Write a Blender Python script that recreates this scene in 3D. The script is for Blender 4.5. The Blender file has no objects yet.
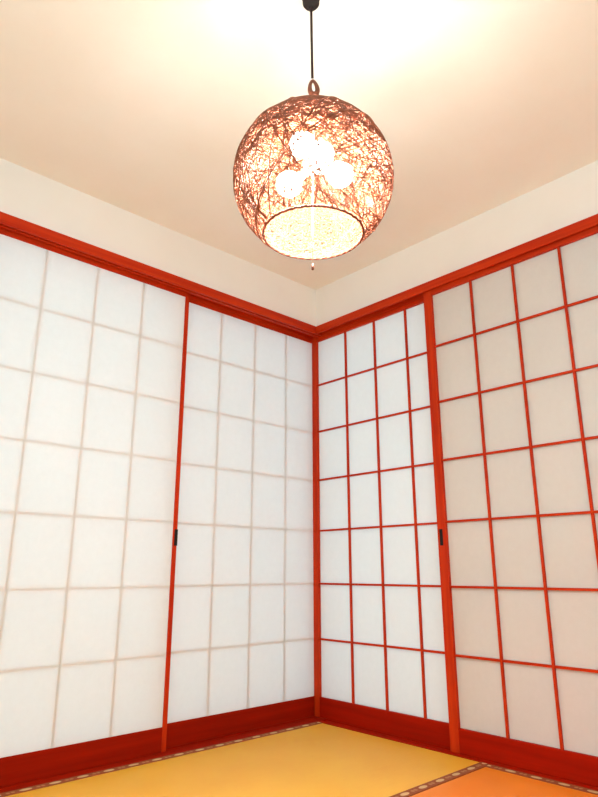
import bpy, bmesh, math, random
from mathutils import Vector, Matrix
random.seed(7)
S = bpy.context.scene
COL = S.collection
Z0 = 1.468                      # the mat tops lie at z = 0; measured heights below are relative to the first lattice row

# ------------------------------------------------------------------ materials
def mat(name):
    m = bpy.data.materials.new(name); m.use_nodes = True
    nt = m.node_tree; nt.nodes.clear()
    out = nt.nodes.new('ShaderNodeOutputMaterial')
    return m, nt, out
def N(nt, kind, **kw):
    n = nt.nodes.new(kind)
    for k, v in kw.items():
        if k.startswith('i_'):
            n.inputs[k[2:].replace('_', ' ')].default_value = v
        else: setattr(n, k, v)
    return n
def rgb(*c): return (c[0], c[1], c[2], 1)
def ramp(nt, fac, stops):
    r = nt.nodes.new('ShaderNodeValToRGB'); e = r.color_ramp.elements
    e[0].position, e[0].color = stops[0][0], rgb(*stops[0][1])
    e[1].position, e[1].color = stops[-1][0], rgb(*stops[-1][1])
    for p, c in stops[1:-1]:
        x = e.new(p); x.color = rgb(*c)
    nt.links.new(fac, r.inputs[0]); return r.outputs[0]
def wood(name, c1, c2, axis, rough=.5, spec=.14):
    m, nt, out = mat(name)
    tc = N(nt, 'ShaderNodeTexCoord'); mp = N(nt, 'ShaderNodeMapping')
    sc = [55, 55, 55]; sc[axis] = 2.2
    mp.inputs['Scale'].default_value = sc
    nt.links.new(tc.outputs['Object'], mp.inputs[0])
    no = N(nt, 'ShaderNodeTexNoise', i_Scale=1.0, i_Detail=5.0, i_Roughness=.6)
    nt.links.new(mp.outputs[0], no.inputs['Vector'])
    col = ramp(nt, no.outputs[0], [(.3, c1), (.7, c2)])
    b = N(nt, 'ShaderNodeBsdfPrincipled', i_Roughness=rough)
    b.inputs['Specular IOR Level'].default_value = spec
    nt.links.new(col, b.inputs['Base Color'])
    bp = N(nt, 'ShaderNodeBump', i_Strength=.06, i_Distance=.002)
    nt.links.new(no.outputs[0], bp.inputs['Height']); nt.links.new(bp.outputs[0], b.inputs['Normal'])
    nt.links.new(b.outputs[0], out.inputs[0]); return m
W1, W2 = (.44, .017, .001), (.60, .042, .003)
WOOD = [wood('red stained cedar, grain along x', W1, W2, 0), wood('red stained cedar, grain along y', W1, W2, 1), wood('red stained cedar, upright grain', W1, W2, 2)]
WOOD_SHADED = [wood('dark red stained bottom board, grain along x', (.27, .008, .001), (.38, .012, .001), 0, .6, .06), wood('dark red stained bottom board, grain along y', (.30, .008, .001), (.42, .011, .001), 1, .6, .06)]  # bottom rails and sills: shade near the floor put into a darker wood colour
def plaster(name, c1, c2, sc, bump, detail=4):
    m, nt, out = mat(name)
    tc = N(nt, 'ShaderNodeTexCoord')
    a = N(nt, 'ShaderNodeTexNoise', i_Scale=sc, i_Detail=float(detail)); nt.links.new(tc.outputs['Object'], a.inputs['Vector'])
    f = N(nt, 'ShaderNodeTexNoise', i_Scale=220., i_Detail=3.); nt.links.new(tc.outputs['Object'], f.inputs['Vector'])
    col = ramp(nt, a.outputs[0], [(.35, c1), (.65, c2)])
    b = N(nt, 'ShaderNodeBsdfPrincipled', i_Roughness=.9); b.inputs['Specular IOR Level'].default_value = .1
    nt.links.new(col, b.inputs['Base Color'])
    bp = N(nt, 'ShaderNodeBump', i_Strength=bump, i_Distance=.002)
    nt.links.new(f.outputs[0], bp.inputs['Height']); nt.links.new(bp.outputs[0], b.inputs['Normal'])
    nt.links.new(b.outputs[0], out.inputs[0]); return m
PLASTER = plaster('cream plaster', (.88, .865, .82), (.91, .895, .85), 3., .12)
CEIL = plaster('mottled cream ceiling paper', (.90, .87, .79), (.94, .92, .86), 2.2, .15, 6)
BOARD = plaster('straw coloured floor board', (.72, .42, .14), (.78, .48, .18), 6., .1)
def paper_material():
    m, nt, out = mat('white shoji paper')
    tc = N(nt, 'ShaderNodeTexCoord')
    no = N(nt, 'ShaderNodeTexNoise', i_Scale=40., i_Detail=6., i_Roughness=.7); nt.links.new(tc.outputs['Object'], no.inputs['Vector'])
    cd = ramp(nt, no.outputs[0], [(.3, (.74, .73, .71)), (.7, (.77, .76, .74))])
    d = N(nt, 'ShaderNodeBsdfDiffuse'); t = N(nt, 'ShaderNodeBsdfTranslucent')
    nt.links.new(cd, d.inputs[0]); t.inputs[0].default_value = rgb(.95, .95, .95)
    mx = N(nt, 'ShaderNodeMixShader', i_Fac=.145)
    nt.links.new(d.outputs[0], mx.inputs[1]); nt.links.new(t.outputs[0], mx.inputs[2])
    nt.links.new(mx.outputs[0], out.inputs[0]); return m
PAPER = paper_material()
def straw(name, c1, c2, along):
    # fine ribs run along the mat, rush stalks across it
    m, nt, out = mat(name)
    tc = N(nt, 'ShaderNodeTexCoord'); mp = N(nt, 'ShaderNodeMapping')
    s = [260, 260, 40]; s[along] = 14
    mp.inputs['Scale'].default_value = s; nt.links.new(tc.outputs['Object'], mp.inputs[0])
    no = N(nt, 'ShaderNodeTexNoise', i_Scale=1., i_Detail=4., i_Roughness=.65); nt.links.new(mp.outputs[0], no.inputs['Vector'])
    big = N(nt, 'ShaderNodeTexNoise', i_Scale=3., i_Detail=3.); nt.links.new(tc.outputs['Object'], big.inputs['Vector'])
    ad = N(nt, 'ShaderNodeMath', operation='MULTIPLY_ADD'); ad.inputs[1].default_value = .35
    nt.links.new(no.outputs[0], ad.inputs[0])
    sc = N(nt, 'ShaderNodeMath', operation='MULTIPLY'); sc.inputs[1].default_value = .65
    nt.links.new(big.outputs[0], sc.inputs[0]); nt.links.new(sc.outputs[0], ad.inputs[2])
    col = ramp(nt, ad.outputs[0], [(.35, c1), (.65, c2)])
    wv = N(nt, 'ShaderNodeTexWave', wave_type='BANDS', bands_direction='XY'[1 - along], i_Scale=60., i_Distortion=1.5, i_Detail=2.)
    nt.links.new(tc.outputs['Object'], wv.inputs['Vector'])
    b = N(nt, 'ShaderNodeBsdfPrincipled', i_Roughness=.42); b.inputs['Specular IOR Level'].default_value = .4
    nt.links.new(col, b.inputs['Base Color'])
    bp = N(nt, 'ShaderNodeBump', i_Strength=.25, i_Distance=.0015)
    nt.links.new(wv.outputs[0], bp.inputs['Height']); nt.links.new(bp.outputs[0], b.inputs['Normal'])
    nt.links.new(b.outputs[0], out.inputs[0]); return m
STRAW = straw('golden woven rush', (.78, .37, .02), (.84, .45, .035), 0)
STRAW2 = straw('orange woven rush', (.82, .20, .008), (.88, .25, .014), 1)
def border_material(name, along):
    # brown cloth with a row of pale lozenges, large and small in turn
    m, nt, out = mat(name)
    tc = N(nt, 'ShaderNodeTexCoord'); sp = N(nt, 'ShaderNodeSeparateXYZ'); nt.links.new(tc.outputs['Object'], sp.inputs[0])
    def M(op, a, b=None):
        n = N(nt, 'ShaderNodeMath', operation=op)
        for i, v in enumerate((a, b)):
            if v is None: continue
            if isinstance(v, (int, float)): n.inputs[i].default_value = v
            else: nt.links.new(v, n.inputs[i])
        return n.outputs[0]
    s = M('DIVIDE', sp.outputs[along], .084); v = M('ABSOLUTE', sp.outputs[1 - along])
    def loz(ph, a, b):
        f = M('ABSOLUTE', M('SUBTRACT', M('FRACT', M('ADD', s, ph)), .5))
        return M('LESS_THAN', M('ADD', M('POWER', M('DIVIDE', f, a), 2.), M('POWER', M('DIVIDE', v, b), 2.)), 1.)
    big = loz(.0, .21, .0085)
    sm = M('MAXIMUM', loz(.42, .07, .006), loz(.58, .07, .006))
    m1 = N(nt, 'ShaderNodeMix', data_type='RGBA'); m1.inputs['A'].default_value = rgb(.27, .058, .012); m1.inputs['B'].default_value = rgb(.42, .18, .07)
    nt.links.new(sm, m1.inputs['Factor'])
    m2 = N(nt, 'ShaderNodeMix', data_type='RGBA'); m2.inputs['B'].default_value = rgb(.62, .41, .20)
    nt.links.new(big, m2.inputs['Factor']); nt.links.new(m1.outputs['Result'], m2.inputs['A'])
    b = N(nt, 'ShaderNodeBsdfPrincipled', i_Roughness=.8)
    nt.links.new(m2.outputs['Result'], b.inputs['Base Color']); nt.links.new(b.outputs[0], out.inputs[0]); return m
BORD = [border_material('brown border cloth with pale lozenges, along x', 0), border_material('brown border cloth with pale lozenges, along y', 1)]
def plain(name, c, rough=.6, noise=.15, metal=0.):
    m, nt, out = mat(name)
    tc = N(nt, 'ShaderNodeTexCoord'); no = N(nt, 'ShaderNodeTexNoise', i_Scale=90., i_Detail=3.); nt.links.new(tc.outputs['Object'], no.inputs['Vector'])
    col = ramp(nt, no.outputs[0], [(.3, tuple(x * (1 - noise) for x in c)), (.7, tuple(min(1, x * (1 + noise)) for x in c))])
    b = N(nt, 'ShaderNodeBsdfPrincipled', i_Roughness=rough, i_Metallic=metal); nt.links.new(col, b.inputs['Base Color'])
    nt.links.new(b.outputs[0], out.inputs[0]); return m
BLACK = plain('black lacquered metal', (.006, .004, .004), .85)
TWINE = plain('brown rattan twine', (.24, .068, .026), .75, .35)
RIMTW = plain('dark brown wound twine', (.22, .050, .022), .75, .3)
CORD = plain('dark brown twisted cord', (.022, .005, .003), .9, .5)
HOOK = plain('orange brown turned wood', (.13, .030, .008), .6, .25)
CANOPY = plain('dark bronze', (.010, .005, .003), .85, .3)
SOCK = plain('white ceramic', (.8, .78, .74), .4, .03)
PALE = plain('pale cotton cord', (.80, .72, .58), .8, .1)
def glow(name, c, s):
    m, nt, out = mat(name); e = N(nt, 'ShaderNodeEmission', i_Strength=s); e.inputs[0].default_value = rgb(*c)
    nt.links.new(e.outputs[0], out.inputs[0]); return m
BULB = glow('lit frosted bulb', (1., .975, .88), 420.)

# ------------------------------------------------------------------ mesh helpers
def link(name, bm, m, parent=None, loc=None, smooth=False):
    bmesh.ops.recalc_face_normals(bm, faces=bm.faces[:])
    me = bpy.data.meshes.new(name)
    if loc is not None: bmesh.ops.translate(bm, verts=bm.verts[:], vec=-Vector(loc))
    if smooth:
        for f in bm.faces: f.smooth = True
    bm.to_mesh(me); bm.free(); me.materials.append(m)
    o = bpy.data.objects.new(name, me); COL.objects.link(o)
    if parent is not None:
        o.parent = parent
        o.location = (Vector(loc) if loc is not None else Vector()) - parent.location
        if loc is None: o.location = -parent.location
    elif loc is not None: o.location = loc
    return o
def box(bm, a, b, bev=0.):
    a, b = [min(p, q) for p, q in zip(a, b)], [max(p, q) for p, q in zip(a, b)]
    r = bmesh.ops.create_cube(bm, size=1.)
    bmesh.ops.scale(bm, verts=r['verts'], vec=[q - p for p, q in zip(a, b)])
    bmesh.ops.translate(bm, verts=r['verts'], vec=[(p + q) / 2 for p, q in zip(a, b)])
    if bev:
        ed = list({e for v in r['verts'] for e in v.link_edges})
        bmesh.ops.bevel(bm, geom=ed, offset=bev, segments=2, affect='EDGES', profile=.5)
def prism(bm, prof, fn, s0, s1):
    # profile of (w, z) pairs swept from s0 to s1; fn(s, w, z) gives the point
    v0 = [bm.verts.new(fn(s0, w, z)) for w, z in prof]; v1 = [bm.verts.new(fn(s1, w, z)) for w, z in prof]
    n = len(prof)
    for i in range(n): bm.faces.new((v0[i], v0[(i + 1) % n], v1[(i + 1) % n], v1[i]))
    bm.faces.new(v0); bm.faces.new(v1[::-1])
def tube(bm, pts, r, sides=6, closed=False, twist=0.):
    n = len(pts); rings = []
    for i, p in enumerate(pts):
        if closed: d = pts[(i + 1) % n] - pts[i - 1]
        else: d = pts[min(i + 1, n - 1)] - pts[max(i - 1, 0)]
        d.normalize()
        up = Vector((0, 0, 1)) if abs(d.z) < .95 else Vector((1, 0, 0))
        a = d.cross(up).normalized(); b = d.cross(a)
        rr = r(i / (n - 1)) if callable(r) else r
        rings.append([bm.verts.new(p + a * math.cos(k * 2 * math.pi / sides) * rr + b * math.sin(k * 2 * math.pi / sides) * rr) for k in range(sides)])
    for i in range(n if closed else n - 1):
        A, B = rings[i], rings[(i + 1) % n]
        for k in range(sides): bm.faces.new((A[k], A[(k + 1) % sides], B[(k + 1) % sides], B[k]))
    if not closed: bm.faces.new(rings[0][::-1]); bm.faces.new(rings[-1])
def lathe(bm, prof, c, seg=32):
    rings = []
    for r, z in prof:
        if r < 1e-6: rings.append([bm.verts.new((c[0], c[1], c[2] + z))])
        else: rings.append([bm.verts.new((c[0] + r * math.cos(k * 2 * math.pi / seg), c[1] + r * math.sin(k * 2 * math.pi / seg), c[2] + z)) for k in range(seg)])
    for A, B in zip(rings, rings[1:]):
        for k in range(seg):
            if len(A) == 1 and len(B) == 1: continue
            if len(A) == 1: bm.faces.new((A[0], B[k], B[(k + 1) % seg]))
            elif len(B) == 1: bm.faces.new((A[k], A[(k + 1) % seg], B[0]))
            else: bm.faces.new((A[k], A[(k + 1) % seg], B[(k + 1) % seg], B[k]))
def thing(name, label, cat, loc, group=None):
    o = bpy.data.objects.new(name, None); COL.objects.link(o); o.location = loc; o.empty_display_size = .05
    o['label'] = label; o['category'] = cat
    if group: o['group'] = group
    return o
def struct(name, bm, m, label=None):
    o = link(name, bm, m); o['kind'] = 'structure'
    return o

# ------------------------------------------------------------------ the setting
R = 2.80                                   # the room runs back to x, y = -R
CEZ = Z0 + .493
KT, KB = Z0 + .282, Z0 + .244              # head track, top and underside
PL, PR = .055, .027                        # plaster faces (depth into the room) left, right
KL, KR = .078, .050                        # head track faces
SL, SR = .086, .070                        # sill faces
Lw = lambda u, w, z: (-u, -w, z)           # u runs along the wall from the corner, w into the room
Rw = lambda u, w, z: (-w, -u, z)
EX = .14
bm = bmesh.new(); box(bm, (-R - .1, -R - .1, -.12), (EX, EX, -.056)); struct('floor', bm, BOARD)
bm = bmesh.new(); box(bm, (-R - .1, -R - .1, CEZ), (EX, EX, CEZ + .08)); struct('ceiling', bm, CEIL)
UE_L, UE_R = 1.556, 1.496                  # outer ends of the sliding panels
PO = .09
bm = bmesh.new()
box(bm, Lw(-EX, PL, KT), Lw(R + .1, -.05, CEZ))
box(bm, Lw(UE_L + PO, PL, -.056), Lw(R + .1, -.05, KT))
struct('wall_left', bm, PLASTER)
bm = bmesh.new()
box(bm, Rw(PL, PR, KT), Rw(R, -.05, CEZ))
box(bm, Rw(UE_R + PO, PR, -.056), Rw(R, -.05, KT))
box(bm, Rw(.700, -.075, -.056), Rw(R, -EX, CEZ))      # outer leaf of the wall; the window opening lies between it and the corner
struct('wall_right', bm, PLASTER)
WA, WB, WC, WD = -2.70, -1.30, .60, 1.90     # openings added behind the viewer for fill daylight, one in each unseen wall
def pierced(name, fn):
    bm = bmesh.new()
    box(bm, fn(-R - .1, -.056), fn(WA, CEZ, 1)); box(bm, fn(WB, -.056), fn(EX if name == 'wall_back' else -PL, CEZ, 1))
    box(bm, fn(WA, -.056), fn(WB, WC, 1)); box(bm, fn(WA, WD), fn(WB, CEZ, 1))
    struct(name, bm, PLASTER)
pierced('wall_back', lambda a, z, k=0: (a, -R - .1 + .1 * k, z))
WA, WB = -2.60, -1.15
pierced('wall_side', lambda a, z, k=0: (-R - .1 + .1 * k, max(a, -R), z))
# panel depths: (back, front) of the frames, rear and front tracks
LREAR, LFRONT = (-.024, .004), (.009, .037)
RREAR, RFRONT = (-.022, .006), (.011, .039)
def track(name, fn, face, rear, front, u0, u1, m, zlo, zhi, groove, top):
    g = .0012; bk = rear[0] - .02
    if top:   # grooves open downwards
        z, zi = zlo, zlo + groove; out = zhi
    else:
        z, zi = zhi, zhi - groove; out = zlo
    gf = .0045 if top else .004            # the outer groove is cut a little wide: a dark joint shows beside the screen
    prof = [(bk, out), (bk, z), (rear[0] - g, z), (rear[0] - g, zi), (rear[1] + g, zi), (rear[1] + g, z), (front[0] - g, z), (front[0] - g, zi), (front[1] + gf, zi), (front[1] + gf, z)]
    if top and face - front[1] > .03:      # narrow shadow groove behind the face
        prof += [(face - .021, z), (face - .021, zi), (face - .012, zi), (face - .012, z)]
    prof += [(face, z), (face, out)]
    bm = bmesh.new(); prism(bm, prof, fn, u0, u1)
    struct(name, bm, m)
track('trim_1', Lw, KL, LREAR, LFRONT, -.042, R, WOOD[0], KB, KT, .016, True)
track('trim_2', Rw, KR, RREAR, RFRONT, KL, R, WOOD[1], KB, KT, .016, True)
track('trim_3', Lw, SL, LREAR, LFRONT, -.042, R, WOOD_SHADED[0], -.055, .0, .006, False)
track('trim_4', Rw, SR, RREAR, RFRONT, SL, R, WOOD_SHADED[1], -.055, .0, .006, False)
bm = bmesh.new(); box(bm, Lw(UE_L, KL - .006, .0), Lw(UE_L + PO, -.044, KB), .003); struct('trim_5', bm, WOOD[2])
bm = bmesh.new(); box(bm, Rw(UE_R, KR - .004, .0), Rw(UE_R + PO, -.044, KB), .003); struct('trim_6', bm, WOOD[2])
bm = bmesh.new(); box(bm, (.0235, -.003, -.05), (.13, .13, CEZ)); struct('trim_7', bm, WOOD[2])

# ------------------------------------------------------------------ shoji panels
ROW = .232; ZT, ZB = Z0 + .2258, Z0 - 1.3921
GRP = 'paper sliding screens around the corner'
def shoji(label, fn, ax, depth, ua, ub, bars, in_a, in_b, paper_front, pull_u=None, bt=.0042):
    """ua..ub outer edges along the wall, in_a..in_b the clear opening between the stiles"""
    back, front = depth
    root = thing('shoji_screen', label, 'sliding screen', fn((ua + ub) / 2, (back + front) / 2, -.002), GRP)
    top, bot = KB + .0135, -.002
    def part(name, u0, u1, w0, w1, z0, z1, m, bev=.0015, par=None):
        bm = bmesh.new(); box(bm, fn(u0, w0, z0), fn(u1, w1, z1), bev)
        c = fn((u0 + u1) / 2, (w0 + w1) / 2, (z0 + z1) / 2)
        return link(name, bm, m, root, c)
    sa = part('stile', ua, in_a, back, front, bot, top, WOOD[2])
    sb = part('stile', in_b, ub, back, front, bot, top, WOOD[2])
    d = .0012
    part('top_rail', in_a, in_b, back + d, front - d, ZT, top, WOOD[ax])
    part('bottom_rail', in_a, in_b, back + d, front - d, bot, ZB, WOOD_SHADED[ax])
    if paper_front:                       # paper towards the room, bars behind it
        wp = front - .0035; b0, b1 = wp - .009, wp - .0004; bt = .0034
    else:                                 # bars towards the room, paper behind them
        wp = front - .0145; b0, b1 = wp + .0006, front - .0042
    for u in bars: part('vertical_bar', u - bt, u + bt, b0, b1, ZB, ZT, WOOD[2], .0008)
    e = .0012
    for k in range(6):
        z = Z0 - ROW * k
        part('horizontal_bar', in_a, in_b, b0 + e, b1 - e, z - bt, z + bt, WOOD[ax], .0008)
    bm = bmesh.new()
    bm.faces.new([bm.verts.new(fn(u, wp, z)) for u, z in ((in_a, ZB), (in_b, ZB), (in_b, ZT), (in_a, ZT))])
    link('paper', bm, PAPER, root, fn((in_a + in_b) / 2, wp, (ZB + ZT) / 2))
    if pull_u:
        zc = Z0 - .752; hh, hw = .030, .0065
        bm = bmesh.new()
        o_ = [(-hw, -hh), (hw, -hh), (hw, hh), (-hw, hh)]; t = .0022
        i_ = [(x * (1 - t / hw), z * (1 - t / hh)) for x, z in o_]
        f0 = front + .0002; f1 = front + .0018; f2 = front + .0006
        loops = [[bm.verts.new(fn(pull_u + x, w, zc + z)) for x, z in q] for q, w in ((o_, f0), (o_, f1), (i_, f1), (i_, f2))]
        for A, B in zip(loops, loops[1:]):
            for k in range(4): bm.faces.new((A[k], A[(k + 1) % 4], B[(k + 1) % 4], B[k]))
        bm.faces.new(loops[-1])
        p = link('finger_pull', bm, BLACK, root, fn(pull_u, front, zc)); p['label'] = 'small black recessed finger pull'
    return root
wL, wR = .19033, .17742
# left wall: smooth paper face
shoji('pale paper screen with faint bars and a bare right edge meeting the room corner', Lw, 0, LREAR, -.022, .776,
      [.1768 + wL * k for k in range(3)], .0035, .757, True)
shoji('large paper screen with faint bars and black finger pull on its right stile', Lw, 0, LFRONT, .7505, 1.5545,
      [.9606 + wL * k for k in range(3)], .7685, 1.535, True, .7560)
# right wall: bars stand out towards the room
shoji('bright white backlit screen with red bars beside the room corner', Rw, 1, RREAR, .0055, .790,
      [.2220 + wR * k for k in range(3)], .0345, .753, False)
shoji('warm cream unlit screen with red bars and black finger pull on its left stile', Rw, 1, RFRONT, .7055, 1.4925,
      [.9229 + wR * k for k in range(3)], .7425, 1.4555, False, .7225)

# ------------------------------------------------------------------ tatami mats
def tatami(label, x0, x1, y0, y1, along, m):
    root = thing('tatami_mat', label, 'mat', ((x0 + x1) / 2, (y0 + y1) / 2, -.055), 'tatami mats on the floor')
    hw = .033
    bm = bmesh.new(); box(bm, (x0, y0, -.055), (x1, y1, -.0012), .002)
    link('woven_surface', bm, m, root, ((x0 + x1) / 2, (y0 + y1) / 2, -.03))
    for s in (0, 1):
        if along == 0:
            a, b = (y0 - .0006, y0 + hw) if s == 0 else (y1 - hw, y1 + .0006)
            lo, hi = (x0, a, -.054), (x1, b, .0)
        else:
            a, b = (x0 - .0006, x0 + hw) if s == 0 else (x1 - hw, x1 + .0006)
            lo, hi = (a, y0, -.054), (b, y1, .0)
        bm = bmesh.new(); box(bm, lo, hi, .001)
        bmesh.ops.delete(bm, geom=[v for v in bm.verts if False], context='VERTS')
        p = link('cloth_border', bm, BORD[along], root, ((lo[0] + hi[0]) / 2, (lo[1] + hi[1]) / 2, -.03))
        p['label'] = 'brown cloth border with pale lozenges'
MY = -.874
tatami('golden straw mat filling the corner between the two walls', -1.83, -SR - .001, MY, -SL - .001, 0, STRAW)
tatami('deep orange straw mat along the right wall, beyond the patterned border', -.855, -SR - .001, -2.63, MY - .002, 1, STRAW2)

# ------------------------------------------------------------------ pendant lamp
CAM = Vector((-2.0207, -2.0751, Z0 - .8712))
D = 1.177
base = CAM + Vector((.69999, .71415, 0)) * D
RS = .177; SQ = .94               # the ball is slightly flattened
Cc = base + Vector((0, 0, .829))
top = CAM + Vector((.69895, .71517, 0)) * D
lamp = thing('pendant_lamp', 'round woven twine pendant lamp hanging from the ceiling on a dark cord', 'lamp', (top.x, top.y, CEZ))
# canopy
bm = bmesh.new()
lathe(bm, [(0, 0), (.026, 0), (.026, -.006), (.025, -.012), (.0235, -.018), (.021, -.026), (.0205, -.038), (.016, -.045), (.007, -.046), (.006, -.052), (0, -.052)], (top.x, top.y, CEZ))
link('ceiling_canopy', bm, CANOPY, lamp, (top.x, top.y, CEZ), True)
# twisted cord
zt = CEZ - .050; zb = CAM.z + 1.106
bm = bmesh.new()
for ph in (0, math.pi):
    pts = []
    for i in range(90):
        f = i / 89; a = ph + f * 2 * math.pi * 16
        q = top.lerp(base, f); pts.append(Vector((q.x + .0017 * math.cos(a), q.y + .0017 * math.sin(a), zt + (zb - zt) * f)))
    tube(bm, pts, .0021, 6)
link('cord', bm, CORD, lamp, (top.x, top.y, zt), True)
# wooden hook ring, pear shaped, its plane facing the camera side
side = Vector((.714, -.700, 0)); hc = Vector((base.x, base.y, CAM.z + 1.079)) + side * .001
bm = bmesh.new(); pts = []
for i in range(40):
    a = i / 40 * 2 * math.pi
    pts.append(hc + side * (.0085 * math.sin(a) * (1 - .25 * math.cos(a)) + .003 * (1 - math.cos(a)) * .5) + Vector((0, 0, .019 * math.cos(a))))
tube(bm, pts, lambda t: .0036 + .0030 * (1 - math.cos(2 * math.pi * t)) / 2, 10, True)
hook = link('hook_ring', bm, HOOK, lamp, hc, True)
bm = bmesh.new()
tube(bm, [hc + side * .003 + Vector((0, 0, -.016)), hc + side * .002 + Vector((0, 0, -.030)), Vector((base.x, base.y, Cc.z + RS * SQ - .006))], .0045, 8)
tube(bm, [hc + side * .004 + Vector((0, 0, -.021)), hc + side * .0095 + Vector((0, 0, -.024))], .0018, 6)
link('hook_stem', bm, HOOK, lamp, hc, True)
# woven shade: twine wound round a ball, leaving a round opening below
HOLE = math.radians(37.3)
bm = bmesh.new()
def ball(p, rad): return Cc + Vector((p.x * rad, p.y * rad, p.z * rad * SQ))
def arc(n, rho, rad, rt):
    n = n.normalized(); a = n.cross(Vector((0, 0, 1)))
    if a.length < 1e-4: a = Vector((1, 0, 0))
    a.normalize(); b = n.cross(a); M = 84; P = []
    for i in range(M):
        t = 2 * math.pi * i / M
        P.append(n * math.cos(rho) + (a * math.cos(t) + b * math.sin(t)) * math.sin(rho))
    lim = -math.cos(HOLE)
    ok = [p.z > lim for p in P]
    if all(ok):
        tube(bm, [ball(p, rad) for p in P], rt, 4, True); return
    if not any(ok): return
    k = next(i for i in range(M) if not ok[i - 1] and ok[i])
    run = []
    for j in range(M):
        i = (k + j) % M
        if not ok[i]: break
        run.append(ball(P[i], rad))
    if len(run) > 3: tube(bm, run, rt, 4)
def rnd_dir():
    z = random.uniform(-1, 1); a = random.uniform(0, 2 * math.pi); s = math.sqrt(1 - z * z)
    return Vector((s * math.cos(a), s * math.sin(a), z))
for k in range(230):            # turns that graze the opening
    rho = math.radians(random.uniform(58, 92)); al = max(0, rho - HOLE - math.radians(abs(random.gauss(0, 6.5)))); ph = random.uniform(0, 2 * math.pi)
    arc(Vector((math.sin(al) * math.cos(ph), math.sin(al) * math.sin(ph), math.cos(al) )), rho, RS - random.uniform(.0005, .004), random.uniform(.0005, .0009))
for k in range(225):           # turns over the top that end at the rim
    n = rnd_dir(); n.z *= .55
    arc(n, math.radians(random.uniform(62, 90)), RS - random.uniform(.0005, .004), random.uniform(.0005, .0009))
for k in range(16):            # rounds close to the crown
    n = Vector((random.gauss(0, .3), random.gauss(0, .3), 1.))
    arc(n, math.radians(random.uniform(12, 52)), RS - random.uniform(.0005, .004), random.uniform(.0007, .0011))
for k in range(5):
    n = rnd_dir(); n.z *= .5
    arc(n, math.radians(random.uniform(75, 90)), RS + .0005, .0015)
link('woven_shade', bm, TWINE, lamp, Cc, True)
bm = bmesh.new(); rz = -RS * SQ * math.cos(HOLE); rr = RS * math.sin(HOLE)
for q in range(3):
    pts = []
    for i in range(96):
        a = 2 * math.pi * i / 96; b = q * 2.094 + a * 13
        pts.append(Cc + Vector(((rr + .0016 * math.cos(b)) * math.cos(a), (rr + .0016 * math.cos(b)) * math.sin(a), rz + .0016 * math.sin(b))))
    tube(bm, pts, .0014, 5, True)
link('opening_rim', bm, RIMTW, lamp, Cc + Vector((0, 0, rz)), True)
# lamp holder with bulbs splayed outwards
fwd = Vector((.70, .714, 0))
hub = Cc + fwd * .035 + Vector((0, 0, .062))
bm = bmesh.new(); lathe(bm, [(0, .08), (.004, .08), (.004, .02), (.022, .016), (.024, -.006), (.014, -.014), (0, -.014)], hub, 24)
holder = link('lamp_holder', bm, SOCK, lamp, hub, True)
spots = [side * -.052 + fwd * -.010 + Vector((0, 0, -.014)), side * .060 + fwd * -.004 + Vector((0, 0, .012)),
         side * -.022 + fwd * -.040 + Vector((0, 0, .062)), side * .018 + fwd * -.024 + Vector((0, 0, .050))]
for q in spots:
    c = Cc + q; d = (hub - c).normalized()
    bm = bmesh.new(); tube(bm, [hub, hub.lerp(c, .55)], .010, 12); link('socket', bm, SOCK, lamp, hub, True)
    bm = bmesh.new(); bmesh.ops.create_icosphere(bm, subdivisions=2, radius=.029)
    for v in bm.verts:      # pear shape towards the socket
        t = v.co.dot(d) / .029
        if t > 0: v.co = v.co - (v.co - d * v.co.dot(d)) * .45 * t * t + d * .008 * t
    bmesh.ops.translate(bm, verts=bm.verts[:], vec=c)
    b = link('bulb', bm, BULB, lamp, c, True); b['label'] = 'glowing white bulb'
# pull cord with a small knob below the opening
pc = Cc + side * -.002
bm = bmesh.new(); tube(bm, [hub + Vector((0, 0, -.012)), pc + Vector((0, 0, -.12)), pc + Vector((0, 0, -.206))], .0008, 6)
pcord = link('pull_cord', bm, PALE, lamp, hub, True)
bm = bmesh.new(); lathe(bm, [(0, .008), (.002, .007), (.0032, 0), (.0028, -.006), (0, -.008)], pc + Vector((0, 0, -.210)), 12)
k = link('pull_knob', bm, HOOK, lamp, pc + Vector((0, 0, -.210)), True)
w = k.location.copy(); k.parent = pcord; k.location = w - pcord.location

# ------------------------------------------------------------------ daylight, camera, output
wd = bpy.data.worlds.new('overcast daylight'); S.world = wd; wd.use_nodes = True
bg = wd.node_tree.nodes['Background']; bg.inputs[0].default_value = (.60, .90, 1.04, 1); bg.inputs[1].default_value = 1.85

cd = bpy.data.cameras.new('camera'); co = bpy.data.objects.new('camera', cd); COL.objects.link(co)
cd.sensor_fit = 'VERTICAL'; cd.sensor_height = 36.; cd.sensor_width = 27.; cd.lens = 613.622 * 36. / 797.
cd.clip_start = .01; cd.clip_end = 100
fw = Vector((0.65560868, 0.70521432, 0.26990745)); rt = Vector((0.732430136, -0.680842173, -0.000177477538)); up = Vector((-0.18363921, -0.1978047, 0.96288625))
Mx = Matrix((rt, up, -fw)).transposed().to_4x4(); Mx.translation = CAM
co.matrix_world = Mx
S.camera = co
S.view_settings.view_transform = 'Standard'; S.view_settings.look = 'None'
S.view_settings.exposure = .41; S.view_settings.gamma = 1.; S.view_settings.use_curve_mapping = False
cy = S.cycles
cy.max_bounces = 16; cy.diffuse_bounces = 10; cy.transmission_bounces = 8; cy.use_denoising = True
cy.sample_clamp_indirect = 8.
